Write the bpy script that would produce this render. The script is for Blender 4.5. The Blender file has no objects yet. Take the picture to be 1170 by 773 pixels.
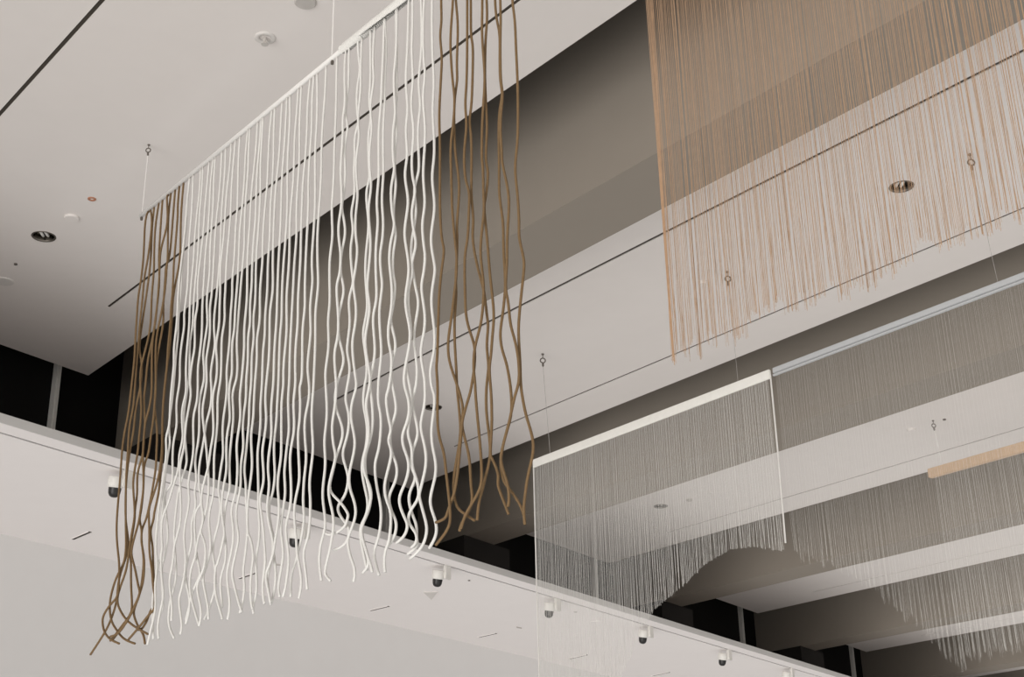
import bpy, bmesh, math, random
from mathutils import Vector, Matrix
from mathutils.geometry import delaunay_2d_cdt
C = bpy.context.scene.collection
EYE = 1.6                                    # eye height above the hall floor
F = 1600.0                                   # focal length for a 1170 px wide frame
PITCH, ROLL = math.radians(22.778), math.radians(-1.2037)
AU, AW = math.radians(-40.153), math.radians(34.929)
U = Vector((math.sin(AU), math.cos(AU), 0))  # along the beams
V = Vector((math.cos(AU), -math.sin(AU), 0)) # across the beams
W = Vector((math.sin(AW), math.cos(AW), 0))  # along the ledge and its wall
WU, WV = W.dot(U), W.dot(V)
NU, NV = WV, -WU                             # horizontal normal of the wall, in (u, v)
fw0 = Vector((0, math.cos(PITCH), math.sin(PITCH)))
up0 = Vector((1, 0, 0)).cross(fw0)
RI = Vector((1, 0, 0)) * math.cos(ROLL) + up0 * math.sin(ROLL)
UP = -Vector((1, 0, 0)) * math.sin(ROLL) + up0 * math.cos(ROLL)
FW = fw0

def P(u, v, z): return U * u + V * v + Vector((0, 0, z + EYE))      # z is measured from eye level
def ray(x, y): return FW + RI * ((x - 585) / F) - UP * ((y - 386.5) / F)
def on_z(x, y, z):
    d = ray(x, y) * 1.0; d *= z / d.z
    return d.dot(U), d.dot(V)
def on_v(x, y, v):
    d = ray(x, y) * 1.0; d *= v / d.dot(V)
    return d.dot(U), d.z
def on_n(x, y, n):
    d = ray(x, y) * 1.0; d *= n / (NU * d.dot(U) + NV * d.dot(V))
    return d.dot(U), d.dot(V), d.z
def ns(n, s): return (NU * n + WU * s, NV * n + WV * s)             # wall frame -> (u, v)
def u_at(n, v): return (n - NV * v) / NU

# ---------------------------------------------------------------- materials
def mat(name, col, rough=0.8, metal=0.0, noise=0.0, nscale=20.0, bump=0.0, bscale=200.0, spec=None):
    m = bpy.data.materials.new(name); m.use_nodes = True
    nt = m.node_tree; b = nt.nodes['Principled BSDF']
    b.inputs['Base Color'].default_value = (*col, 1); b.inputs['Roughness'].default_value = rough
    b.inputs['Metallic'].default_value = metal
    if spec is not None: b.inputs['Specular IOR Level'].default_value = spec
    tc = nt.nodes.new('ShaderNodeTexCoord')
    if noise:
        n = nt.nodes.new('ShaderNodeTexNoise'); n.inputs['Scale'].default_value = nscale; n.inputs['Detail'].default_value = 4
        r = nt.nodes.new('ShaderNodeMix'); r.data_type = 'RGBA'
        r.inputs[6].default_value = (*[c * (1 - noise) for c in col], 1)
        r.inputs[7].default_value = (*[min(1, c * (1 + noise)) for c in col], 1)
        nt.links.new(tc.outputs['Object'], n.inputs['Vector']); nt.links.new(n.outputs['Fac'], r.inputs[0])
        nt.links.new(r.outputs[2], b.inputs['Base Color'])
    if bump:
        n2 = nt.nodes.new('ShaderNodeTexNoise'); n2.inputs['Scale'].default_value = bscale
        bp = nt.nodes.new('ShaderNodeBump'); bp.inputs['Strength'].default_value = bump; bp.inputs['Distance'].default_value = 0.002
        nt.links.new(tc.outputs['Object'], n2.inputs['Vector']); nt.links.new(n2.outputs['Fac'], bp.inputs['Height'])
        nt.links.new(bp.outputs['Normal'], b.inputs['Normal'])
    return m
M = dict(
    panel=mat('ceiling_plaster', (.765, .72, .69), .9, noise=.02, nscale=6),
    beam=mat('beam_paint', (.27, .236, .198), .85, noise=.03, nscale=5),
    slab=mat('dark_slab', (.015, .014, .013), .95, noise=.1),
    black=mat('black_glazing', (.009, .0085, .008), .6, noise=.2, spec=.1),
    pier=mat('dark_pier', (.012, .0095, .008), .9, noise=.1),
    ledge=mat('ledge_plaster', (.84, .80, .785), .9, noise=.015, nscale=5),
    wall=mat('wall_plaster', (.79, .775, .762), .9, noise=.02, nscale=4),
    white_rope=mat('white_cotton_rope', (.75, .735, .70), .95, noise=.06, nscale=120, bump=.6, bscale=260),
    brown_rope=mat('brown_jute_rope', (.185, .115, .053), .95, noise=.25, nscale=90, bump=.7, bscale=260),
    brown_thread=mat('brown_thread', (.42, .272, .168), .95, noise=.2, nscale=40),
    white_thread=mat('white_thread', (.72, .70, .665), .95, noise=.05, nscale=40),
    rail=mat('white_rail', (.82, .80, .77), .6, noise=.02),
    edge=mat('ledge_front_shade', (.62, .605, .59), .7, noise=.03),  # shading of the ledge front, put into the colour
    tape=mat('cream_batten', (.86, .84, .79), .8, noise=.05, nscale=25),
    grey_rail=mat('grey_blue_rail', (.50, .51, .52), .6, noise=.05),
    wood=mat('pale_wood', (.58, .42, .29), .7, noise=.12, nscale=14),
    chrome=mat('chrome', (.16, .145, .125), .12, metal=1.0, noise=.02),
    steel=mat('dull_steel', (.16, .14, .12), .4, metal=.6, noise=.1),
    cord=mat('pale_cord', (.80, .78, .75), .9, noise=.03),
    wire=mat('grey_wire', (.38, .36, .34), .6, noise=.05),
    dark=mat('slot_black', (.05, .04, .03), .9, noise=.2),
    fixture=mat('white_fixture', (.72, .70, .66), .5, noise=.02),
    lens=mat('dark_lens', (.012, .011, .011), .35, noise=.1),
    mull=mat('grey_mullion', (.74, .72, .68), .6, noise=.05),
    disc=mat('ceiling_disc', (.66, .63, .60), .7, noise=.05),
    smoked=mat('grey_disc', (.50, .47, .44), .7, noise=.1),  # darker grey of some plates, studs and the sprinkler head
    copper=mat('copper_ring', (.42, .19, .11), .5, noise=.1),
    bulb=mat('frosted_glass', (.85, .83, .8), .3, noise=.02),
)

# ---------------------------------------------------------------- helpers
def obj(name, bm, m, parent=None, smooth=False):
    me = bpy.data.meshes.new(name)
    bmesh.ops.recalc_face_normals(bm, faces=bm.faces[:])
    if smooth:
        for f in bm.faces: f.smooth = True
    bm.to_mesh(me); bm.free(); me.materials.append(M[m])
    o = bpy.data.objects.new(name, me); C.objects.link(o)
    if parent is not None:
        o.parent = parent
        o.matrix_parent_inverse = Matrix.Translation(-parent.location) if parent.rotation_euler.z == 0 else parent.matrix_basis.inverted()
    return o
def tag(o, label, cat, group=None, kind=None):
    o['label'] = label; o['category'] = cat
    if group: o['group'] = group
    if kind: o['kind'] = kind
    return o
def empty(name, loc, label, cat, group=None):
    o = bpy.data.objects.new(name, None); C.objects.link(o); o.location = loc; o.empty_display_size = .1
    return tag(o, label, cat, group)
def prism(poly, z0, z1, holes=(), bm=None):
    """solid slab over a (u, v) polygon with holes"""
    bm = bm or bmesh.new()
    loops = [list(poly)] + [list(h) for h in holes]
    vs, es = [], []
    for lp in loops:
        b = len(vs); vs += [Vector(p) for p in lp]
        es += [(b + i, b + (i + 1) % len(lp)) for i in range(len(lp))]
    v2, e2, f2, *_ = delaunay_2d_cdt(vs, es, [], 1, 1e-6)
    def inside(p, lp):
        r = False
        for i in range(len(lp)):
            (x1, y1), (x2, y2) = lp[i - 1][:2], lp[i][:2]
            if (y1 > p.y) != (y2 > p.y) and p.x < (x2 - x1) * (p.y - y1) / (y2 - y1) + x1: r = not r
        return r
    cen = lambda f: sum((v2[i] for i in f), Vector((0, 0))) / len(f)
    f2 = [f for f in f2 if not any(inside(cen(f), h) for h in loops[1:])]
    lo = [bm.verts.new(P(p.x, p.y, z0)) for p in v2]; hi = [bm.verts.new(P(p.x, p.y, z1)) for p in v2]
    cnt = {}
    for f in f2:
        bm.faces.new([lo[i] for i in f]); bm.faces.new([hi[i] for i in reversed(f)])
        for i in range(len(f)):
            k = (f[i], f[(i + 1) % len(f)]); kk = tuple(sorted(k)); cnt.setdefault(kk, []).append(k)
    for kk, l in cnt.items():
        if len(l) == 1:
            a, b = l[0]; bm.faces.new([lo[a], hi[a], hi[b], lo[b]])
    return bm
def circ(u, v, r, n=28): return [(u + r * math.cos(2 * math.pi * i / n), v + r * math.sin(2 * math.pi * i / n)) for i in range(n)]
def tube(pts, r, sides=6, bm=None, caps=True):
    bm = bm or bmesh.new(); rings = []
    n = len(pts); ref = None
    for i, p in enumerate(pts):
        t = (pts[min(i + 1, n - 1)] - pts[max(i - 1, 0)]).normalized()
        a = V - t * V.dot(t)
        if a.length < 1e-3: a = U - t * U.dot(t)
        a.normalize(); b = t.cross(a)
        rr = r(i / (n - 1)) if callable(r) else r
        rings.append([bm.verts.new(p + (a * math.cos(k * 2 * math.pi / sides) + b * math.sin(k * 2 * math.pi / sides)) * rr) for k in range(sides)])
    for i in range(n - 1):
        for k in range(sides):
            bm.faces.new([rings[i][k], rings[i][(k + 1) % sides], rings[i + 1][(k + 1) % sides], rings[i + 1][k]])
    if caps: bm.faces.new(rings[0][::-1]); bm.faces.new(rings[-1])
    return bm
def lathe(c, prof, n=24, axis=Vector((0, 0, 1)), bm=None, close=True):
    """prof: (radius, height) pairs around a point"""
    bm = bm or bmesh.new(); ax = axis.normalized()
    a = U - ax * U.dot(ax)
    if a.length < .1: a = W - ax * W.dot(ax)
    a.normalize(); b = ax.cross(a)
    rings = [[bm.verts.new(c + ax * h + (a * math.cos(2 * math.pi * k / n) + b * math.sin(2 * math.pi * k / n)) * max(r, 1e-4)) for k in range(n)] for r, h in prof]
    for i in range(len(prof) - 1):
        for k in range(n): bm.faces.new([rings[i][k], rings[i][(k + 1) % n], rings[i + 1][(k + 1) % n], rings[i + 1][k]])
    if close: bm.faces.new(rings[0][::-1]); bm.faces.new(rings[-1])
    return bm
def obox(c, ex, ey, ez, bm=None, bevel=0.0):
    bm = bm or bmesh.new(); nb = bmesh.new()
    vs = [nb.verts.new(c + ex * i + ey * j + ez * k) for i in (-1, 1) for j in (-1, 1) for k in (-1, 1)]
    for q in ((0, 1, 3, 2), (4, 6, 7, 5), (0, 4, 5, 1), (2, 3, 7, 6), (0, 2, 6, 4), (1, 5, 7, 3)): nb.faces.new([vs[i] for i in q])
    if bevel: bmesh.ops.bevel(nb, geom=nb.edges[:], offset=bevel, segments=2, affect='EDGES')
    me = bpy.data.meshes.new('tmp'); nb.to_mesh(me); nb.free(); bm.from_mesh(me); bpy.data.meshes.remove(me)
    return bm
def spline(pts, k=6):
    out = []
    n = len(pts)
    for i in range(n - 1):
        p0, p1, p2, p3 = pts[max(i - 1, 0)], pts[i], pts[i + 1], pts[min(i + 2, n - 1)]
        for j in range(k):
            t = j / k
            out.append(.5 * ((2 * p1) + (p2 - p0) * t + (2 * p0 - 5 * p1 + 4 * p2 - p3) * t * t + (3 * p1 - p0 - 3 * p2 + p3) * t ** 3))
    out.append(pts[-1]); return out
Z = Vector((0, 0, 1))

# ---------------------------------------------------------------- the setting
H, HB, HS = 4.5, 3.99, 5.35                   # panels, beam undersides, slab
EDGE = [4.49, 8.74, 12.95, 17.19, 21.5, 25.75]       # far edge of each ceiling panel
NEND = [9.53, 9.52, 9.64, 9.57, 9.585, 9.6]
NWALL, NPIER, NLEDGE, NSLOT = 9.97, 9.08, 7.69, 8.25
UN = -6.0
down_px = {0: [(50, 270)], 1: [(1030, 213), (495, 465)], 2: [(755, 578)]}
down_uv = []
which = ['nearest panel, top left', 'second panel, behind the brown and white ropes', 'third panel, behind the white thread curtains',
         'fourth panel, beyond the third beam', 'fifth panel, lower right corner', 'sixth panel, beyond the last beam in the corner']
for k, e in enumerate(EDGE):
    v0 = -.2 if k == 0 else e - 2.9
    outer = [(UN, v0), (u_at(NEND[k], v0), v0), (u_at(NEND[k], e), e), (UN, e)]
    holes = []
    for off, w in ((2.2, .027), (.49, .024)):
        a, b = e - off - w / 2, e - off + w / 2
        holes.append([(UN + .3, a), (u_at(NSLOT, a), a), (u_at(NSLOT, b), b), (UN + .3, b)])
    for q in down_px.get(k, []):
        u, v = on_z(*q, H); down_uv.append((u, v, k)); holes.append(circ(u, v, .074))
    for j in (0, 1):
        bm = prism([(q[0] + (.004 if n in (0, 3) else -.004), q[1]) for n, q in enumerate(holes[j])], H + .006, H + .012)
        tag(obj('trim_%d' % (20 + 2 * k + j), bm, 'dark'), ('far' if j else 'near') + ' thin dark slot in the ' + which[k].replace(',', ' ceiling panel,', 1).replace(' panel ceiling panel', ' ceiling panel'), 'ceiling slot', kind='structure')
    o = obj('ceiling', prism(outer, H, H + .1, holes), 'panel')
    tag(o, 'white plaster ceiling panel with thin dark slots, ' + which[k], 'ceiling', kind='structure')
for k, e in enumerate(EDGE):
    b0, b1 = e + .57, e + 1.07
    o = obj('ceiling_beam', prism([(UN, b0), (u_at(NWALL, b0), b0), (u_at(NWALL, b1), b1), (UN, b1)], HB, HS), 'beam')
    tag(o, 'taupe painted ceiling beam running beyond the ' + ['first', 'second', 'third', 'fourth', 'fifth', 'sixth'][k] + ' white ceiling panel from the left', 'beam', kind='structure')
    # pier in front of the black glazing that carries the beam end
    s0, s1 = None, None
    va, vb = b0 - .05, b1 + .28
    o = obj('column', prism([(u_at(NPIER, va), va), (u_at(NWALL, va), va), (u_at(NWALL, vb), vb), (u_at(NPIER, vb), vb)], 3.17, HB - .004), 'pier')
    tag(o, 'dark brown pier standing on the ledge under the end of the ' + ['first', 'second', 'third', 'fourth', 'fifth', 'sixth'][k] + ' beam', 'column', kind='structure')
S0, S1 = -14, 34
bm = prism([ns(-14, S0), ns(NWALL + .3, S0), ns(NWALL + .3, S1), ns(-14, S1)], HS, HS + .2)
prism([(UN - .3, -.35), (u_at(NWALL, -.35), -.35), (u_at(NWALL, -.2), -.2), (UN - .3, -.2)], H, HS, bm=bm)      # unseen downstand, added to keep side light out of the void
prism([(UN - .3, -.2), (UN - .004, -.2), (UN - .004, 30), (UN - .3, 30)], H, HS, bm=bm)                         # unseen too, added to block light at the open end
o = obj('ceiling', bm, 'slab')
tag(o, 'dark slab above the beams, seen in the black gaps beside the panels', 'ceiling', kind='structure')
o = obj('wall_back', prism([ns(NWALL, S0), ns(NWALL + .15, S0), ns(NWALL + .15, S1), ns(NWALL, S1)], 3.17, HS), 'black')
tag(o, 'black glazed wall above the white ledge, between the beam ends', 'wall', kind='structure')
o = obj('wall_back', prism([ns(NWALL + .05, S0), ns(NWALL + .3, S0), ns(NWALL + .3, S1), ns(NWALL + .05, S1)], -EYE, 3.1), 'wall')
tag(o, 'plain pale grey wall below the white ledge, lower left', 'wall', kind='structure')
bm = prism([ns(NLEDGE, S0), ns(NLEDGE + .155, S0), ns(NLEDGE + .155, S1), ns(NLEDGE, S1)], 3.1, 3.168)
prism([ns(NLEDGE + .178, S0), ns(NWALL + .3, S0), ns(NWALL + .3, S1), ns(NLEDGE + .178, S1)], 3.1, 3.168, bm=bm)
tag(obj('ledge', bm, 'ledge'), 'white plaster ledge with a track groove crossing the lower left', 'ledge', kind='structure')
tag(obj('trim_0', prism([ns(NLEDGE - .006, S0), ns(NLEDGE - .0005, S0), ns(NLEDGE - .0005, S1), ns(NLEDGE - .006, S1)], 3.102, 3.166), 'edge'), 'added grey strip darkening the front edge of the white ledge', 'trim', kind='structure')  # added strip, its grey makes the ledge front look shaded
o = obj('trim_1', prism([ns(NLEDGE + .157, S0), ns(NLEDGE + .176, S0), ns(NLEDGE + .176, S1), ns(NLEDGE + .157, S1)], 3.106, 3.165), 'lens')
tag(o, 'thin black lighting track in the groove along the white ledge', 'track', kind='structure')
mull_words = ['behind the corner of the nearest ceiling panel', 'behind the loose white ropes', 'behind the white thread curtain',
              'right of the arched curtain hem', 'at the bottom edge, lowest on the right']
for k, q in enumerate(((62.5, 450), (440, 595), (679, 660), (847, 715), (974, 757))):
    u, v, z = on_n(*q, NWALL - .035)
    c = P(u, v, (3.17 + HS) / 2); n3 = (U * NU + V * NV)
    bm = obox(c, W * .022, n3 * .03, Z * ((HS - 3.17) / 2))
    obox(c, W * .012, n3 * .045, Z * ((HS - 3.17) / 2), bm)
    tag(obj('trim_%d' % (k + 2), bm, 'mull'), 'slim grey upright mullion on the black glazing, ' + mull_words[k], 'mullion', kind='structure')

# ---------------------------------------------------------------- fittings
n3_ = (FW - Z * FW.z).normalized()
dl_words = ['round chrome downlight in the ceiling left of the brown ropes', 'round chrome downlight seen through the brown thread curtain',
            'round downlight half hidden behind the last white rope', 'small round downlight seen through the white thread curtain']
for i, (u, v, k) in enumerate(down_uv):
    t = empty('downlight', P(u, v, H), dl_words[i], 'downlight', 'recessed ceiling downlights')
    c = P(u, v, H)
    obj('trim_ring', lathe(c, [(.074, .03), (.072, -.003), (.082, -.004), (.084, .0), (.084, .002)], 32, close=False), 'steel', t, True)
    obj('reflector', lathe(c, [(.074, -.003), (.070, .03), (.062, .06), (.048, .085), (.03, .098), (.0, .1)], 32, close=False), 'chrome', t, True)
    for s in (-.022, .012):
        a = c + Z * .03 + RI * s
        obj('lamp', tube([a - n3_ * .052, a - n3_ * .02, a + n3_ * .02, a + n3_ * .052], .0105, 10), 'bulb', t, True)

def disc(name, q, z, r, m, label, cat, h=.006, ring=False):
    u, v = on_z(*q, z); c = P(u, v, z)
    prof = [(0, -h), (r * .9, -h), (r, -h * .5), (r, .001)]
    if ring: prof = [(r * .45, 0), (r * .45, -h * .5), (r * .55, -h), (r * .9, -h), (r, -h * .5), (r, 0)]
    return tag(obj(name, lathe(c, prof, 28, close=False), m), label, cat)
# sprinkler rosette
u, v = on_z(303, 43, H); c = P(u, v, H)
t = empty('ceiling_sprinkler', c, 'sprinkler rosette on the ceiling left of the hanging cord, above the white rail', 'sprinkler')
obj('rosette', lathe(c, [(.028, 0), (.03, -.006), (.05, -.009), (.058, -.004), (.058, .001)], 28, close=False), 'disc', t, True)
bm = lathe(c, [(.012, .0), (.012, -.018), (.007, -.024), (.007, -.04), (.02, -.042), (.02, -.045), (0, -.045)], 14, close=False)
for s in (-1, 1): tube([c + U * s * .011 + Z * -.015, c + U * s * .017 + Z * -.028, c + U * s * .008 + Z * -.042], .0025, 5, bm)
obj('sprinkler_head', bm, 'smoked', t)
disc('ceiling_disc', (349, 2), H, .058, 'smoked', 'grey round ceiling plate cut by the top edge left of the hanging cord', 'ceiling plate', .012)
disc('ceiling_disc', (82, 248), H, .05, 'panel', 'thin white round ceiling plate beside the leftmost downlight', 'ceiling plate', .014)
disc('ceiling_ring', (105, 227), H, .028, 'copper', 'small copper coloured ring on the ceiling above the leftmost downlight', 'ceiling ring', .006, True)
disc('ceiling_disc', (4, 321), H, .075, 'disc', 'pale round ceiling plate at the left edge below the leftmost downlight', 'ceiling plate', .008)
disc('ceiling_stud', (18, 301), H, .012, 'steel', 'tiny dark stud on the ceiling near the left edge', 'stud', .01)
disc('ceiling_disc', (788, 570), H, .036, 'smoked', 'small grey ceiling plate right of the downlight behind the thread curtain', 'ceiling plate', .02)
disc('ceiling_stud', (811, 562.5), H, .022, 'disc', 'faint ceiling stud right of the small grey plate behind the thread curtain', 'stud', .01)
disc('ceiling_disc', (1041, 490), H, .04, 'panel', 'white round ceiling plate left of the wooden batten cord', 'ceiling plate', .02)
disc('ceiling_stud', (1079, 478.5), H, .016, 'steel', 'dark stud on the ceiling right of the wooden batten hook', 'stud', .012)
disc('ceiling_disc', (803, 322), H, .035, 'panel', 'white round ceiling plate left of the middle hook behind the brown threads', 'ceiling plate', .022)
disc('ceiling_stud', (536, 662.5), 3.1, .011, 'steel', 'tiny dark stud on the ledge right of the spotlight below the brown ropes', 'stud', .008)
disc('ceiling_stud', (657.5, 698.5), 3.1, .02, 'smoked', 'small grey stud on the ledge right of the spotlight left of the thread hem', 'stud', .006)
disc('ceiling_disc', (681, 710), 3.1, .062, 'ledge', 'white round plate on the ledge between the two spotlights in front of the threads', 'ceiling plate', .008)
# triangular exit of a small fitting on the ledge
u, v = on_z(491, 677, 3.1)
a = on_z(484, 675.5, 3.1); b = on_z(500, 675, 3.1); d = on_z(493, 684, 3.1)
tag(obj('ceiling_vent', prism([a, b, d], 3.09, 3.101), 'disc'), 'small white triangular plate on the ledge below a spotlight', 'ceiling plate')
# slot diffusers in the ledge
slots = [((83, 615.5), (103, 607)), ((273, 660.5), (292, 654)), ((423, 697), (444, 692)), ((547, 727.5), (567, 723)), ((651, 752), (671, 747.5)), ((745, 771.5), (765, 767.5))]
slot_words = ['leftmost, left of the brown rope ends', 'behind the white rope ends', 'right of the white rope ends', 'below the triangular plate', 'fifth from the left, behind the faint threads', 'rightmost, cut by the bottom edge']
for k, (p, q) in enumerate(slots):
    a = on_z(*p, 3.1); b = on_z(*q, 3.1)
    d = Vector(b) - Vector(a); nn = Vector((-d.y, d.x)).normalized()
    t = empty('slot_diffuser', P((a[0] + b[0]) / 2, (a[1] + b[1]) / 2, 3.1), 'short dark slot diffuser in the white ledge, ' + slot_words[k], 'air slot', 'air slots in the ledge')
    a, b = Vector(a), Vector(b)
    obj('slot', prism([a - nn * .014, b - nn * .014, b + nn * .014, a + nn * .014], 3.096, 3.101), 'dark', t)
    bm = bmesh.new()
    for s in (-1, 1): prism([a + nn * s * .014, b + nn * s * .014, b + nn * s * .02, a + nn * s * .02], 3.094, 3.101, bm=bm)
    obj('slot_frame', bm, 'ledge', t)
a = on_z(313, 643.5, 3.1); b = on_z(321, 644, 3.1); d = Vector((.0, .012))
tag(obj('ceiling_stud', prism([a, b, (b[0] + .02, b[1] + .02), (a[0] + .02, a[1] + .02)], 3.09, 3.101), 'smoked'), 'small grey oblong stud on the ledge behind the last straight white ropes', 'stud')
a = on_z(590, 715.5, 3.1); b = on_z(596, 716.5, 3.1)
tag(obj('ceiling_stud', prism([a, b, (b[0] + .02, b[1] + .02), (a[0] + .02, a[1] + .02)], 3.09, 3.101), 'smoked'), 'small grey oblong stud on the ledge left of the faint threads', 'stud')

# eye hooks
def hook(q, label, s=.9):
    u, v = on_z(*q, H); c = P(u, v, H)
    t = empty('ceiling_hook', c, label, 'hook', 'eye hooks in the ceiling')
    obj('hook_plate', lathe(c, [(.0, -.012 * s), (.010 * s, -.012 * s), (.013 * s, -.006), (.013 * s, .002)], 12, close=False), 'steel', t, True)
    obj('hook_shank', tube([c, c - Z * .045 * s], .004 * s, 6), 'steel', t)
    ring = [c - Z * (.068 * s) + (RI * math.sin(x * math.pi / 8) + Z * math.cos(x * math.pi / 8)) * .024 * s for x in range(17)]
    obj('hook_eye', tube(ring, .006 * s, 6, caps=False), 'steel', t)
    obj('swivel', lathe(c - Z * .112 * s, [(.004, -.02 * s), (.010 * s, -.012 * s), (.010 * s, .01 * s), (.004, .02 * s)], 10), 'steel', t, True)
    return u, v
hk = {}
hk[0] = hook((170, 165), 'eye hook in the ceiling above the end of the white rope rail', .6)
hk[1] = hook((620, 404), 'eye hook in the ceiling right of the loose brown ropes')
hk[2] = hook((831, 310), 'eye hook in the ceiling seen near the left of the brown thread curtain')
hk[3] = hook((1108, 176), 'eye hook in the ceiling right of the downlight behind the brown thread curtain')
hk[4] = hook((1066, 480), 'eye hook in the ceiling above the end of the wooden batten', .8)

# track spotlights
spots = [(147, 537.5), (350, 598), (511, 646.5), (637, 684), (743, 715.5), (833, 742.5), (905, 764)]
spot_words = ['behind the brown ropes at the left', 'behind the last straight white ropes', 'below the loose brown rope ends', 'below the left edge of the white thread curtain',
              'below the right end of the thread hem', 'second from the right, below the grey mullion', 'rightmost, cut by the bottom edge']
n3 = (U * NU + V * NV)
for k, q in enumerate(spots):
    u, v, z = on_n(*q, NLEDGE + .1665)
    c = P(u, v, 3.1)
    t = empty('track_spotlight', c, 'white track spotlight with a black mouth, ' + spot_words[k], 'spotlight', 'track spotlights along the ledge')
    obj('adapter', obox(c - Z * .062, W * .042, n3 * .016, Z * .066, bevel=.006), 'fixture', t)
    hc = c - Z * .088 - W * .05 + n3 * .068
    obj('knuckle', lathe(c - Z * .088 - W * .02 + n3 * .03, [(.014, -.03), (.014, .03)], 12, axis=n3), 'fixture', t)
    ax = (Z * -1 + n3 * .25 + W * .12).normalized()
    obj('lamp_housing', lathe(hc, [(.0, -.05), (.05, -.05), (.057, -.042), (.057, .028), (.05, .034), (.0, .034)], 24, axis=ax, close=False), 'fixture', t, True)
    obj('lamp_mouth', lathe(hc, [(.046, .03), (.046, .05), (.043, .075), (.034, .095), (.018, .105), (.0, .107)], 24, axis=ax, close=False), 'lens', t, True)

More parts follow.
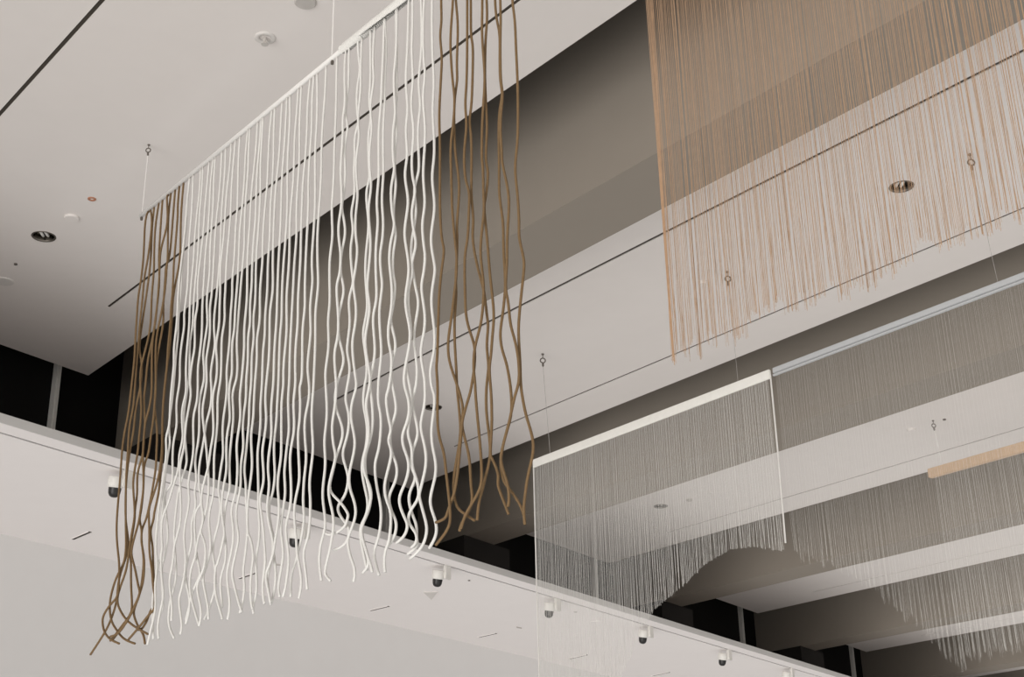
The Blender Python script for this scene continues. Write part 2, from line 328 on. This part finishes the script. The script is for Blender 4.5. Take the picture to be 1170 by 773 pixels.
# ---------------------------------------------------------------- the rope hanging nearest the camera
CR = {'A': (180, 300, 5.85), 'B': (180, 420, 5.85), 'K': (160, 540, 5.85), 'D': (160, 620, 5.85), 'E': (320, 60, 5.85), 'F': (320, 180, 5.85), 'G': (330, 310, 5.85),
      'H': (340, 440, 5.85), 'I': (340, 550, 5.85)}
for i, y in enumerate((0, 90, 180, 270, 360, 450, 532)): CR['R%d' % (i + 1)] = (480, y, 8.357)
CR.update({'L0': (90, 200, 8.357), 'L1': (120, 290, 9.75), 'L2': (110, 365, 9.75), 'L3': (110, 440, 9.75), 'L4': (100, 515, 9.75), 'L5': (100, 590, 9.75), 'L6': (90, 670, 9.75)})
WHITE = '''A130,400 110,560 110,680 100,772 B85,240 80,380 55,470 60,590 K130,200 105,480 115,600 D115,180 100,290 105,440 70,590 50,680
A140,370 138,480 125,600 112,772 B95,240 75,390 85,500 62,620 K140,350 150,500 120,620 D105,250 85,370 85,480 90,640
A178,340 180,420 160,550 150,660 150,772 B140,150 125,250 130,380 105,500 100,640 100,772 K165,140 178,300 188,430 160,580 D145,170 150,350 155,430 130,480 118,560 125,640
A215,320 212,430 195,600 190,740 B192,160 165,270 165,380 170,470 145,580 140,680 K215,110 190,200 150,300 145,420 150,500 D140,100 145,230 158,350 128,490 120,560 125,638
A240,300 235,420 215,540 215,700 B205,110 185,230 175,350 185,480 195,600 190,660 K260,110 245,220 230,370 230,480 240,600 240,700 D240,250 220,330 200,400 190,540 228,635
A268,290 250,380 250,560 235,640 218,772 B220,130 222,200 190,370 180,520 150,650 K270,100 275,220 270,330 245,430 230,490 220,600 200,700 D200,300 215,420 210,520
A300,280 298,450 285,590 270,700 B270,100 265,220 240,320 240,450 240,560 225,660 205,772 K330,170 320,260 300,350 295,450 305,560 300,660 280,772 D260,380 275,500 280,560 270,610
A328,250 335,380 325,470 305,600 310,680 312,772 B300,130 280,220 280,400 270,510 250,620 262,740 K365,120 375,220 345,330 350,440 330,540 315,600 300,700 D305,250 335,380 320,460 305,520
A362,220 350,300 352,450 340,560 325,650 330,772 B320,160 300,280 310,400 325,520 335,640 340,772 K465,100 450,210 435,280 405,380 380,480 370,560 340,650 330,772 D330,220 335,350 380,500 395,550
A395,220 380,350 378,450 385,540 370,640 355,740 B362,150 355,260 325,370 312,470 290,590 275,700 K400,130 410,200 375,250 365,330 370,430 375,530 395,630 400,690 D395,180 340,350 330,460 305,540
A420,180 415,300 412,420 390,550 398,650 395,772 B395,80 370,180 370,290 375,430 355,540 340,660 310,772 K415,110 410,200 425,300 405,390 425,440 440,520 430,620 410,680 D400,200 380,290 400,400 410,480 395,555
A455,160 448,280 450,380 430,500 428,620 428,750 B418,100 402,200 402,350 390,480 378,600 378,720 K490,150 470,230 460,330 470,430 470,520 440,640 420,700 D425,230 440,350 455,430 458,510
A500,120 500,220 488,350 485,480 475,600 462,720 B465,130 455,240 440,340 435,450 440,570 425,660 412,760 K525,120 540,220 525,340 500,430 485,530 500,620 505,700 D500,320 460,440 430,510
A535,130 520,300 515,440 500,530 498,640 498,740 B482,110 478,220 485,340 465,440 460,560 462,680 455,772 K545,110 545,230 555,330 565,400 545,500 520,600 505,640 D505,180 500,320 545,480 550,510
A562,90 550,250 535,430 530,560 535,660 530,772 B515,80 500,170 508,300 500,420 488,530 480,650 485,772 K595,130 570,230 560,370 575,480 570,600 540,700 D535,250 545,370 550,430
A600,70 598,250 580,430 580,560 570,700 B560,100 550,200 555,320 540,430 528,530 535,650 530,772 K635,150 610,250 625,370 620,480 600,580 580,690 D580,230 600,380 595,470 585,510
A632,50 630,150 618,280 620,400 605,500 605,650 598,772 B588,90 592,200 575,320 570,420 575,530 555,660 555,772 K675,120 645,230 645,330 660,430 640,540 615,660 D615,200 630,280 660,400 680,460
A658,10 655,250 640,370 645,500 630,620 628,772 B628,110 615,220 612,350 600,480 590,580 580,680 590,772 K708,130 715,280 720,380 705,540 690,650 D690,200 700,300 680,430 665,465
A702,0 685,180 685,380 665,500 665,640 660,772 B645,110 645,220 640,340 625,450 630,570 632,670 625,772 K725,110 718,250 720,400 740,440 758,560 750,660 D735,230 740,370 752,440
A738,0 735,180 720,350 718,480 705,600 708,772 B692,120 688,250 690,350 680,480 668,580 672,772 K795,110 790,230 800,340 795,460 775,570 775,640 D780,200 780,330 755,430 760,470
A770,0 772,180 752,320 750,480 745,640 735,772 B722,110 720,220 728,340 715,460 700,560 708,680 708,772 K820,80 800,180 820,330 832,480 838,600 D838,100 825,220 820,330 832,405
A808,0 800,250 795,400 780,600 778,772 B775,100 762,230 760,330 762,450 745,570 738,680 745,772 K868,100 848,230 865,350 885,430 890,520 870,620 D850,150 850,250 875,410
A843,0 832,200 830,380 818,500 818,772 B800,120 800,240 795,360 780,480 780,600 785,700 780,772 K885,140 862,220 870,330 892,430 890,520 905,640 D912,200 900,310 878,405
A880,0 862,230 865,440 850,600 842,720 B842,110 830,220 828,350 828,500 825,600 810,700 805,772 K918,110 930,220 925,320 905,440 890,540 860,630 D850,140 840,220 860,330 872,400
A915,0 908,150 895,400 885,600 885,772 B878,120 872,220 880,400 868,500 855,620 848,700 852,772 K970,150 955,260 940,380 960,520 945,640 D925,290 935,360
A955,0 940,220 938,400 925,540 920,680 B922,110 908,230 915,400 895,520 885,620 890,772 K1015,120 1005,220 980,330 975,400 995,560 985,680 D970,310 955,360
A990,0 985,180 985,300 970,440 968,600 965,772 B950,130 955,230 950,350 940,430 942,560 948,680 945,772 K1040,170 1030,280 1045,450 1050,540 1070,640 D1080,270 1062,370
A1030,0 1038,120 1020,280 1025,450 1015,560 1002,700 B1015,120 1010,220 985,340 985,460 995,590 985,700 978,772 K1090,200 1098,300 1080,430 1045,580 D1010,220 1008,360
A1070,0 1075,150 1058,300 1055,400 1055,550 1045,772 B1042,140 1030,300 1035,430 1040,540 1030,640 1015,772 K1140,200 1130,400 1100,500 1095,570 1110,680 D1118,310
E378,190 375,400 365,600 362,772 F355,220 345,360 352,520 335,650 330,772 G275,200 262,330 268,500 245,660 248,772 H198,200 178,370 188,530 165,700 I165,100 185,240 180,330 155,420 145,540 160,660
E430,130 435,330 420,430 420,560 405,772 F410,180 412,310 390,450 395,560 405,640 400,772 G318,100 330,280 330,420 305,540 310,660 318,772 H250,140 230,270 240,400 255,480 225,600 205,700 I205,100 240,230 235,350 210,480 190,560 185,620 220,662
E460,130 455,260 435,400 455,500 430,640 435,772 F442,120 425,250 412,330 430,430 435,520 410,640 405,772 G370,120 345,240 330,330 335,440 360,540 365,620 320,755 H250,130 295,260 300,350 260,470 235,580 212,700 I215,70 285,135 335,210 335,240 315,300 260,340 215,355 190,345
E525,30 535,120 515,240 515,400 525,470 500,560 500,700 500,772 F488,100 500,240 475,370 490,480 470,610 482,772 G430,80 400,190 410,330 395,460 390,540 410,650 390,772 H320,100 345,200 335,330 300,450 320,540 340,620 320,730 I320,90 270,160 280,220 330,290 345,330 330,400 285,440 245,455
E540,130 540,250 520,440 530,560 510,700 F510,120 520,250 505,380 505,520 518,620 500,772 G430,90 450,230 445,350 425,460 430,580 445,700 452,772 H360,130 360,240 385,370 370,480 345,590 350,690 378,772 I390,140 390,220 355,330 335,390 350,490 385,590 375,670
E605,50 605,200 595,330 610,430 590,560 595,772 F600,130 575,240 590,400 590,500 575,640 570,772 G520,140 525,250 500,380 500,460 520,600 520,700 505,772 H440,130 465,260 460,400 430,520 440,640 470,772 I470,130 460,220 425,290 420,370 450,520 465,590
E620,50 628,180 610,300 605,400 615,500 600,640 600,772 F610,190 590,340 600,480 605,600 590,772 G525,120 542,240 520,380 510,480 530,620 545,740 H455,120 475,250 470,380 440,480 445,580 485,680 490,772 I480,130 440,270 425,340 460,470 490,560 500,605
E690,0 680,200 675,340 660,520 660,700 F660,130 645,300 655,430 640,600 640,772 G588,180 562,300 572,450 575,560 550,700 545,772 H505,200 490,350 450,480 460,620 490,740 I492,130 465,220 430,300 440,400 480,540 435,610
E710,0 700,200 700,340 690,500 690,700 F692,100 680,280 690,420 685,540 668,650 675,772 G625,100 605,250 610,400 620,540 605,680 598,772 H540,120 560,230 545,420 515,530 530,680 550,772 I550,130 560,230 545,360 515,450 515,520 545,625
E775,20 760,150 765,300 770,420 755,520 755,700 F765,80 740,210 750,370 765,450 740,560 730,670 738,772 G690,120 685,250 665,370 668,480 690,590 670,772 H590,90 610,230 625,300 605,370 630,450 600,580 580,680 595,772 I595,110 625,210 615,380 590,450 580,530 585,605
E780,20 780,180 780,300 770,400 780,520 770,640 765,772 F765,90 775,180 760,320 760,430 775,520 755,640 755,772 G712,100 695,250 680,330 710,450 710,540 680,680 H655,100 655,190 620,300 625,430 665,540 655,640 610,740 I605,90 625,190 660,270 650,360 605,430
E850,0 840,200 855,370 840,520 852,680 F832,120 858,280 840,420 832,520 850,640 862,772 G775,200 810,380 805,500 785,600 770,700 775,772 H745,110 740,220 700,330 710,420 745,520 725,640 675,760 I670,120 710,230 735,290 715,360 660,410
E880,0 890,180 875,350 895,520 880,700 F885,130 905,220 880,350 890,470 910,580 880,700 885,772 G800,120 800,250 820,400 800,520 785,640 810,772 H760,110 755,200 735,320 765,420 765,540 800,640 810,750 I800,110 755,190 740,270 795,350 790,410 760,440
E945,0 925,200 940,350 920,520 930,740 F920,120 895,220 910,340 895,470 875,600 890,772 G850,120 868,220 840,380 840,500 858,640 850,772 H765,110 800,270 800,350 765,450 765,560 790,620 745,720 I740,100 760,200 795,290 795,380 800,430 735,485
E960,30 970,150 955,300 970,480 968,620 F955,120 970,300 950,440 960,580 970,660 960,772 G885,110 910,280 905,400 880,540 905,700 910,772 H850,130 820,270 850,400 860,530 820,700 I815,110 850,240 865,330 830,440 750,515
E1020,20 1030,200 1020,380 1030,560 1030,700 F1015,140 1035,320 1015,470 1010,580 1030,700 1035,772 G950,190 975,400 970,540 945,660 955,772 H920,100 890,340 930,540 900,690 880,772 I880,90 890,170 925,270 925,360 880,445'''
BROWN_R = '''R1200,0 205,200 190,350 208,540 198,769 R2182,350 190,600 R3190,100 190,500 205,769 R4230,130 205,320 185,530 175,769 R5165,380 155,500 168,680 R6165,250 185,420 230,570 250,769 R7265,200 285,400 285,540 240,640 150,755
R1315,0 290,330 295,560 310,769 R2330,200 315,450 290,650 R3300,250 305,480 330,769 R4350,200 345,380 330,520 300,769 R5268,240 275,420 330,600 370,720 R6410,130 400,290 420,400 470,600 R7485,180 500,310 470,420 400,540 375,625
R1340,0 362,250 350,600 355,769 R2330,190 325,450 335,700 R3370,200 370,400 350,650 355,769 R4350,200 340,400 345,560 330,769 R5330,250 345,500 350,650 360,769 R6380,220 385,400 350,620 325,769 R7320,240 350,390 430,460 520,520
R1450,0 450,350 445,769 R2430,250 445,450 420,700 R3430,200 470,330 465,520 455,769 R4425,200 430,550 440,769 R5480,170 520,300 520,480 490,680 470,769 R6410,220 395,350 375,600 R7340,200 300,330 265,430 240,500 150,540
R1485,0 485,330 505,450 500,769 R2490,260 470,400 490,580 R3490,200 490,380 510,600 500,769 R4540,260 600,480 620,600 640,769 R5650,110 635,300 655,480 640,620 630,769 R6635,200 660,400 670,600 R7620,120 595,230 560,350 545,520
R1595,0 590,300 605,540 618,769 R2600,300 590,550 590,769 R3600,100 605,350 610,500 590,700 R4575,180 610,480 590,769 R5560,160 520,320 510,500 525,650 530,769 R6550,250 570,450 590,769 R7605,100 570,220 500,350 430,470 390,600
R1635,0 640,180 625,380 620,600 620,769 R2630,280 640,480 625,769 R3650,140 630,360 610,480 640,769 R4665,350 690,570 705,769 R5690,200 675,400 660,520 680,769 R6685,300 670,560 690,620 750,769 R7740,180 800,340 845,460
R1715,0 730,180 760,330 760,540 765,769 R2785,150 760,300 750,500 R3755,100 755,350 790,600 795,769 R4800,200 815,450 800,640 785,769 R5765,170 780,320 830,480 870,740 R6870,200 820,380 780,550 770,700 R7800,150 870,240 960,380 990,470
R1765,0 770,200 765,400 770,769 R2790,150 765,420 780,700 R3785,60 830,260 850,450 830,769 R4830,250 815,480 840,620 855,769 R5870,120 920,300 945,500 940,650 905,769 R6875,150 850,270 820,380 785,520 770,650 R7830,150 850,290 840,390
R1880,0 905,200 915,450 930,769 R2935,300 930,600 R3905,100 930,350 945,620 945,769 R4990,210 990,330 970,520 945,769 R5940,200 955,450 960,640 975,769 R61010,200 1070,400 1080,560 1030,769 R71000,300 990,420 1000,560'''
BROWN_L = '''L0650,370 630,500 620,769 L1400,300 370,480 350,769 L2435,250 425,450 390,769 L3360,300 310,550 285,769 L4365,300 325,769 L5330,300 355,530 350,700 L6445,0 430,110 350,200 270,330 270,440 300,530 360,590 450,632
L0685,340 700,450 665,769 L1440,250 420,480 390,769 L2470,250 450,500 430,769 L3410,260 370,450 350,769 L4430,300 425,769 L5430,300 410,500 340,640 290,769 L6345,180 360,370 420,480 500,580 625,632
L0720,312 700,500 690,769 L1490,250 455,500 415,769 L2490,200 480,350 510,500 490,769 L3440,250 420,480 380,700 370,769 L4440,250 425,480 425,769 L5455,250 440,420 370,620 340,769 L6420,170 365,350 290,510 130,755
L0765,275 730,500 720,769 L1545,200 520,480 510,769 L2570,250 520,440 490,600 L3500,180 500,350 475,600 460,769 L4510,300 515,500 525,640 520,769 L5490,200 465,380 430,600 370,769 L6430,130 450,240 530,370 650,460 768,525
L0800,243 785,450 765,769 L1605,200 600,400 565,700 L2630,200 580,420 560,600 545,769 L3530,160 545,400 530,600 520,769 L4555,250 555,480 530,640 525,769 L5500,200 475,380 485,500 485,769 L6595,230 560,330 470,450 380,570 350,600
L0840,212 850,450 790,680 770,769 L1620,100 605,250 590,480 560,769 L2620,300 620,769 L3600,200 570,330 545,420 530,600 520,769 L4620,150 625,400 600,600 575,769 L5540,170 500,320 490,430 530,580 565,769 L6680,80 620,230 540,380 440,520 350,555
L0880,180 855,400 850,769 L1690,120 670,400 620,700 L2670,200 660,450 665,769 L3650,200 640,350 610,550 580,769 L4630,160 625,400 600,650 580,769 L5605,150 600,280 630,450 630,620 610,769 L6640,190 610,300 660,440 720,530 738,635
L0920,150 900,400 870,769 L1680,130 670,300 650,560 650,769 L2700,300 670,500 660,769 L3650,250 680,500 670,769 L4760,200 720,450 680,650 650,769 L5605,150 605,300 625,450 620,600 600,769 L6660,130 590,270 520,400 370,600
L0960,118 945,300 945,400 915,769 L1765,150 755,400 735,600 730,769 L2800,300 790,500 760,769 L3740,300 735,550 730,769 L4790,300 730,500 685,640 685,769 L5690,180 690,400 720,600 730,769 L6855,150 840,250 790,300 680,440 555,585
L01000,88 975,400 970,769 L1790,300 760,480 745,700 L2820,300 790,500 765,769 L3740,300 740,550 740,769 L4810,300 790,480 745,680 735,769 L5700,170 725,320 730,500 740,700 L6855,180 800,260 760,380 700,470 665,480'''
def parse(line):
    pts, key, last = [], None, -1e9
    fresh = False
    for tok in line.split():
        for kk in ('R1', 'R2', 'R3', 'R4', 'R5', 'R6', 'R7', 'L0', 'L1', 'L2', 'L3', 'L4', 'L5', 'L6', 'A', 'B', 'K', 'D', 'E', 'F', 'G', 'H', 'I'):
            if tok.startswith(kk): key = kk; tok = tok[len(kk):]; fresh = True; break
        x, y = map(float, tok.split(','))
        x0, y0, s = CR[key]; x, y = x0 + x / s, y0 + y / s
        if fresh and pts and y < pts[-1][1] + 3: continue
        if fresh and len(pts) > 2 and y < pts[-1][1] + 9:
            q = pts.pop(); x, y = (x + q[0]) / 2, (y + q[1]) / 2
        fresh = False
        pts.append((x, y))
    return pts
random.seed(5)
VR, ZR = 3.14, 4.0                              # rail plane and rail height
t1 = empty('rope_hanging', P(5.4, VR, ZR), 'hanging of thick wavy white and brown ropes on a white rail, nearest at the left', 'rope hanging', 'fibre hangings')
def rope(line, k, name, m, r):
    px = parse(line)
    dv = VR + ((k * 37) % 5 - 2) * .009
    pts = [P(on_v(x, y, dv)[0], dv, on_v(x, y, dv)[1]) for x, y in px]
    top_u = (pts[0].dot(U) + on_v(*px[0], VR)[0]) / 2
    first = pts[0].z - EYE
    if first < ZR - .03:
        lead = [P(top_u + random.uniform(-.006, .006), VR, ZR - .005)]
        nseg = int((ZR - first) / .14)
        for j in range(1, nseg):
            a = j / nseg
            lead.append(P(top_u + .006 * math.sin(j * 1.9 + k), VR + (dv - VR) * a, ZR - (ZR - first) * a))
        pts = lead + pts
    else:
        pts[0] = P(on_v(*px[0], VR)[0], VR, ZR - .005)
    pts = spline(pts, 5)
    for _ in range(4):                          # slack yarn bends softly
        pts = [pts[0]] + [(a + b * 2 + c) / 4 for a, b, c in zip(pts, pts[1:], pts[2:])] + [pts[-1]]
    return obj(name, tube(pts, r, 7), m, t1, True)
for k, line in enumerate(WHITE.strip().split('\n')): rope(line, k, 'white_rope', 'white_rope', .0060)
for k, line in enumerate(BROWN_L.strip().split('\n')): rope(line, k, 'brown_rope', 'brown_rope', .0061)
for k, line in enumerate(BROWN_R.strip().split('\n')): rope(line, k, 'brown_rope', 'brown_rope', .0056)
obj('rail', tube([P(7.19, VR, ZR + .012), P(3.4, VR, ZR + .012)], .014, 14), 'rail', t1, True)
hel = []
u = 4.98; i = 0
while u > 3.42:
    a = i * .9; hel.append(P(u, VR + .021 * math.cos(a), ZR + .012 + .021 * math.sin(a))); u -= .0017; i += 1
obj('rope_wrap', tube(hel, .0072, 5), 'white_rope', t1, True)
obj('suspension_cord', tube([P(*hk[0], H - .07), P(hk[0][0] + .005, VR, ZR + .02)], .0028, 6), 'cord', t1)
uc, zc = on_v(379, 73, VR)
obj('suspension_cord', tube([P(uc, VR, H), P(uc, VR, ZR + .02)], .0042, 6), 'cord', t1)
bm = bmesh.new()
for q in ((161.5, 251.5), (379.5, 75)):
    uu, zz = on_v(*q, VR); lathe(P(uu, VR, ZR - .004), [(.0, -.02), (.008, -.018), (.009, -.004), (.006, .004)], 10, bm=bm)
obj('cord_stop', bm, 'steel', t1)

# ---------------------------------------------------------------- fine thread curtains
def curtain(root, v, u_from, u_to, n, z_top, hem, m, r, rbig, seed, clump=(3, 8), tip=.0, jig=.004, dens=None, wob=.003, uneven=.03, clump_amt=.7, st=(.1, .6)):
    """threads between two rail positions; the lower halves gather into loose bunches"""
    rnd = random.Random(seed)
    us = sorted((u_from + (u_to - u_from) * ((i + rnd.uniform(.1, .9)) / n) for i in range(n)), reverse=True)
    threads = []; i = 0
    while i < n:
        c = rnd.randint(*clump); grp = us[i:i + c]; i += c
        cu = sum(grp) / len(grp) + rnd.uniform(-jig, jig); lc = rnd.uniform(-uneven, uneven)
        amt = clump_amt * rnd.uniform(.4, 1.15)
        start = rnd.uniform(*st)
        for g in grp:
            zb = hem(g) + lc + rnd.uniform(-uneven, uneven) * .5
            pts = []; ph = rnd.uniform(0, 6); dv = rnd.uniform(-.006, .006)
            for j in range(9):
                s = j / 8
                pull = max(0, (s - start) / (1 - start)) ** 1.3 * amt
                flare = max(0, s - .93) * 6 * rnd.uniform(-.02, .02)
                pts.append(P(g + (cu - g) * pull + wob * s * math.sin(s * 7 + ph) + flare, v + dv * s + (wob * s * math.cos(s * 5 + ph)), z_top + (zb - z_top) * s))
            threads.append(pts)
    step = n / 100.0; big = set(int(i * step) for i in range(100)) if n > 100 else set(range(n))
    rest = bmesh.new(); has = False
    for i, pts in enumerate(threads):
        if i in big: obj('thread', tube(pts, rbig * rnd.uniform(.8, 1.15), 4), m, root)
        else: tube(pts, r * rnd.uniform(.75, 1.2), 3, rest, caps=False); has = True
    if has:
        o = obj('thread_fill', rest, m, root); o['kind'] = 'stuff'
    else: rest.free()

# brown curtain, upper right, same line as the ropes
U2 = on_v(739, 0, VR)[0]
t2 = empty('thread_curtain', P(U2 - .8, VR, ZR), 'wide curtain of fine brown threads filling the upper right', 'thread curtain', 'fibre hangings')
def hem2(u):
    return 1.705 + .012 * math.sin(u * 11)
curtain(t2, VR, U2, 1.25, 520, ZR, hem2, 'brown_thread', .00062, .0009, 11, clump=(3, 9), uneven=.035, clump_amt=.62, jig=.006)
bm = bmesh.new(); rnd = random.Random(3)
for i in range(7):                            # thicker selvedge bundle on the left edge
    uu = U2 + .012 - i * .006
    tube([P(uu, VR, ZR), P(uu - .003, VR + .004, 3.2), P(U2 - .002 - i * .0022, VR, 2.4), P(U2 - .006 - i * .0012, VR, 1.675 + rnd.uniform(0, .05))], .0011, 4, bm)
obj('selvedge', bm, 'brown_thread', t2)
obj('rail', tube([P(U2 + .03, VR, ZR + .012), P(1.2, VR, ZR + .012)], .014, 12), 'wood', t2, True)

# white curtain on the cream batten
V3 = 7.385
def hem_from(px, v):
    tab = sorted(on_v(x, y, v) for x, y in px)
    def h(u):
        if u <= tab[0][0]: return tab[0][1]
        for (a, za), (b, zb) in zip(tab, tab[1:]):
            if u <= b: return za + (zb - za) * (u - a) / (b - a)
        return tab[-1][1]
    return h
hemA = hem_from([(612, 840), (660, 822), (700, 790), (722, 748), (735, 715), (748, 696), (779, 670), (810, 641), (835, 627), (862, 624), (894, 629)], V3)
UA0, zA0 = on_v(609.5, 531, V3); UA1, _ = on_v(880, 426.5, V3)
ZA = 3.585
t3 = empty('thread_curtain', P((UA0 + UA1) / 2, V3, ZA), 'veil of fine white threads with an arched hem on a cream batten, lower centre', 'thread curtain', 'fibre hangings')
curtain(t3, V3, UA0 - .01, UA1 + .02, 520, ZA, hemA, 'white_thread', .00056, .0011, 21, clump=(3, 7), uneven=.006, clump_amt=.75, wob=.002, st=(.4, .75))
obj('batten', obox(P((UA0 + UA1) / 2, V3, ZA), U * ((UA0 - UA1) / 2), V * .012, Z * .034, bevel=.005), 'tape', t3)
obj('selvedge', tube([P(UA0, V3, ZA), P(UA0, V3, 2.6), P(UA0 - .005, V3, 1.55)], .0055, 6), 'white_thread', t3)
obj('selvedge', tube([P(UA1, V3, ZA), P(UA1, V3, 3.0), P(UA1 + .01, V3, 2.36)], .0062, 6), 'white_thread', t3)
obj('suspension_wire', tube([P(*hk[1], H - .115), P(hk[1][0], V3, ZA + .03)], .0018, 5), 'wire', t3)
obj('suspension_wire', tube([P(*hk[2], H - .115), P(hk[2][0], V3, ZA + .03)], .0014, 5), 'wire', t3)
# white curtain on the grey batten, further right in the same plane
hemB = hem_from([(894, 630), (930, 640), (965, 652), (1003, 676), (1027, 699), (1052, 713), (1080, 748), (1097, 760), (1115, 752), (1150, 742), (1180, 738), (1260, 730)], V3)
UB1 = 3.25
t4 = empty('thread_curtain', P((UA1 + UB1) / 2, V3, ZA), 'sparse veil of fine white threads on a grey blue batten, lower right', 'thread curtain', 'fibre hangings')
curtain(t4, V3, UA1 - .05, UB1, 400, ZA, hemB, 'white_thread', .00028, .00042, 31, clump=(2, 7), uneven=.03, clump_amt=.85, wob=.002, st=(.5, .8))
obj('batten', obox(P((UA1 - .03 + UB1) / 2, V3, ZA + .012), U * ((UA1 - .03 - UB1) / 2), V * .012, Z * .020, bevel=.004), 'grey_rail', t4)
obj('batten_lip', obox(P((UA1 - .03 + UB1) / 2, V3 - .004, ZA - .022), U * ((UA1 - .03 - UB1) / 2), V * .008, Z * .006), 'grey_rail', t4)
obj('suspension_wire', tube([P(*hk[3], H - .115), P(hk[3][0], V3, ZA + .03)], .0014, 5), 'wire', t4)
# threads on the wooden batten, one bay further
V5 = 11.58
UC0, zC0 = on_v(1062, 541, V5); UC1 = 5.2
t5 = empty('thread_curtain', P((UC0 + UC1) / 2, V5, 4.0), 'thin veil of threads on a pale wooden batten at the right edge', 'thread curtain', 'fibre hangings')
hemC = hem_from([(1080, 742), (1100, 756), (1120, 745), (1170, 738)], V5)
curtain(t5, V5, UC0 - .05, UC1, 170, 4.0, hemC, 'white_thread', .0004, .0006, 41, clump=(2, 6), uneven=.04, clump_amt=.8, wob=.004, st=(.4, .8))
obj('batten', obox(P((UC0 + UC1) / 2, V5, 4.0), U * ((UC0 - UC1) / 2), V * .03, Z * .045, bevel=.005), 'wood', t5)
obj('suspension_cord', tube([P(*hk[4], H - .1), P(hk[4][0], V5, 4.04)], .0035, 6), 'cord', t5)

# ---------------------------------------------------------------- daylight of the hall, camera, colour
w = bpy.data.worlds.new('hall_light'); bpy.context.scene.world = w; w.use_nodes = True
nt = w.node_tree; bg = nt.nodes['Background']
tc = nt.nodes.new('ShaderNodeTexCoord')
def dotnode(vec, lo, hi):
    d = nt.nodes.new('ShaderNodeVectorMath'); d.operation = 'DOT_PRODUCT'; d.inputs[1].default_value = vec
    nt.links.new(tc.outputs['Generated'], d.inputs[0])
    r = nt.nodes.new('ShaderNodeMapRange'); r.interpolation_type = 'SMOOTHSTEP'
    r.inputs['From Min'].default_value = lo; r.inputs['From Max'].default_value = hi
    nt.links.new(d.outputs['Value'], r.inputs['Value']); return r.outputs['Result']
down = dotnode((0, 0, -1), .05, .75)          # light returned by the pale hall floor
side = dotnode(tuple((Vector((.32, -.92, 0)) - Z * .3).normalized()), .2, .95)   # tall windows on the near side
m1 = nt.nodes.new('ShaderNodeMath'); m1.operation = 'MULTIPLY_ADD'; m1.inputs[1].default_value = .46; m1.inputs[2].default_value = .08
nt.links.new(down, m1.inputs[0])
m2 = nt.nodes.new('ShaderNodeMath'); m2.operation = 'MULTIPLY_ADD'; m2.inputs[1].default_value = .72
nt.links.new(side, m2.inputs[0]); nt.links.new(m1.outputs[0], m2.inputs[2])
low = dotnode(tuple((-V * .95 - U * .12 - Z * .17).normalized()), .72, .97)   # low glow added to brighten the nearest beam face
m3 = nt.nodes.new('ShaderNodeMath'); m3.operation = 'MULTIPLY_ADD'; m3.inputs[1].default_value = 4.2
nt.links.new(low, m3.inputs[0]); nt.links.new(m2.outputs[0], m3.inputs[2])
nt.links.new(m3.outputs[0], bg.inputs['Strength'])
bg.inputs['Color'].default_value = (1.0, .975, .945, 1)

cam = bpy.data.cameras.new('camera'); co = bpy.data.objects.new('camera', cam); C.objects.link(co)
cam.sensor_width = 36; cam.lens = 36 * F / 1170; cam.clip_start = .05; cam.clip_end = 200
co.matrix_world = Matrix(((RI.x, UP.x, -FW.x, 0), (RI.y, UP.y, -FW.y, 0), (RI.z, UP.z, -FW.z, EYE), (0, 0, 0, 1)))
sc = bpy.context.scene; sc.camera = co
sc.view_settings.view_transform = 'Standard'; sc.view_settings.look = 'None'
sc.view_settings.gamma = 1; sc.view_settings.use_curve_mapping = False
sc.view_settings.exposure = -0.25
sc.cycles.use_denoising = True
sc.cycles.max_bounces = 8; sc.cycles.diffuse_bounces = 5
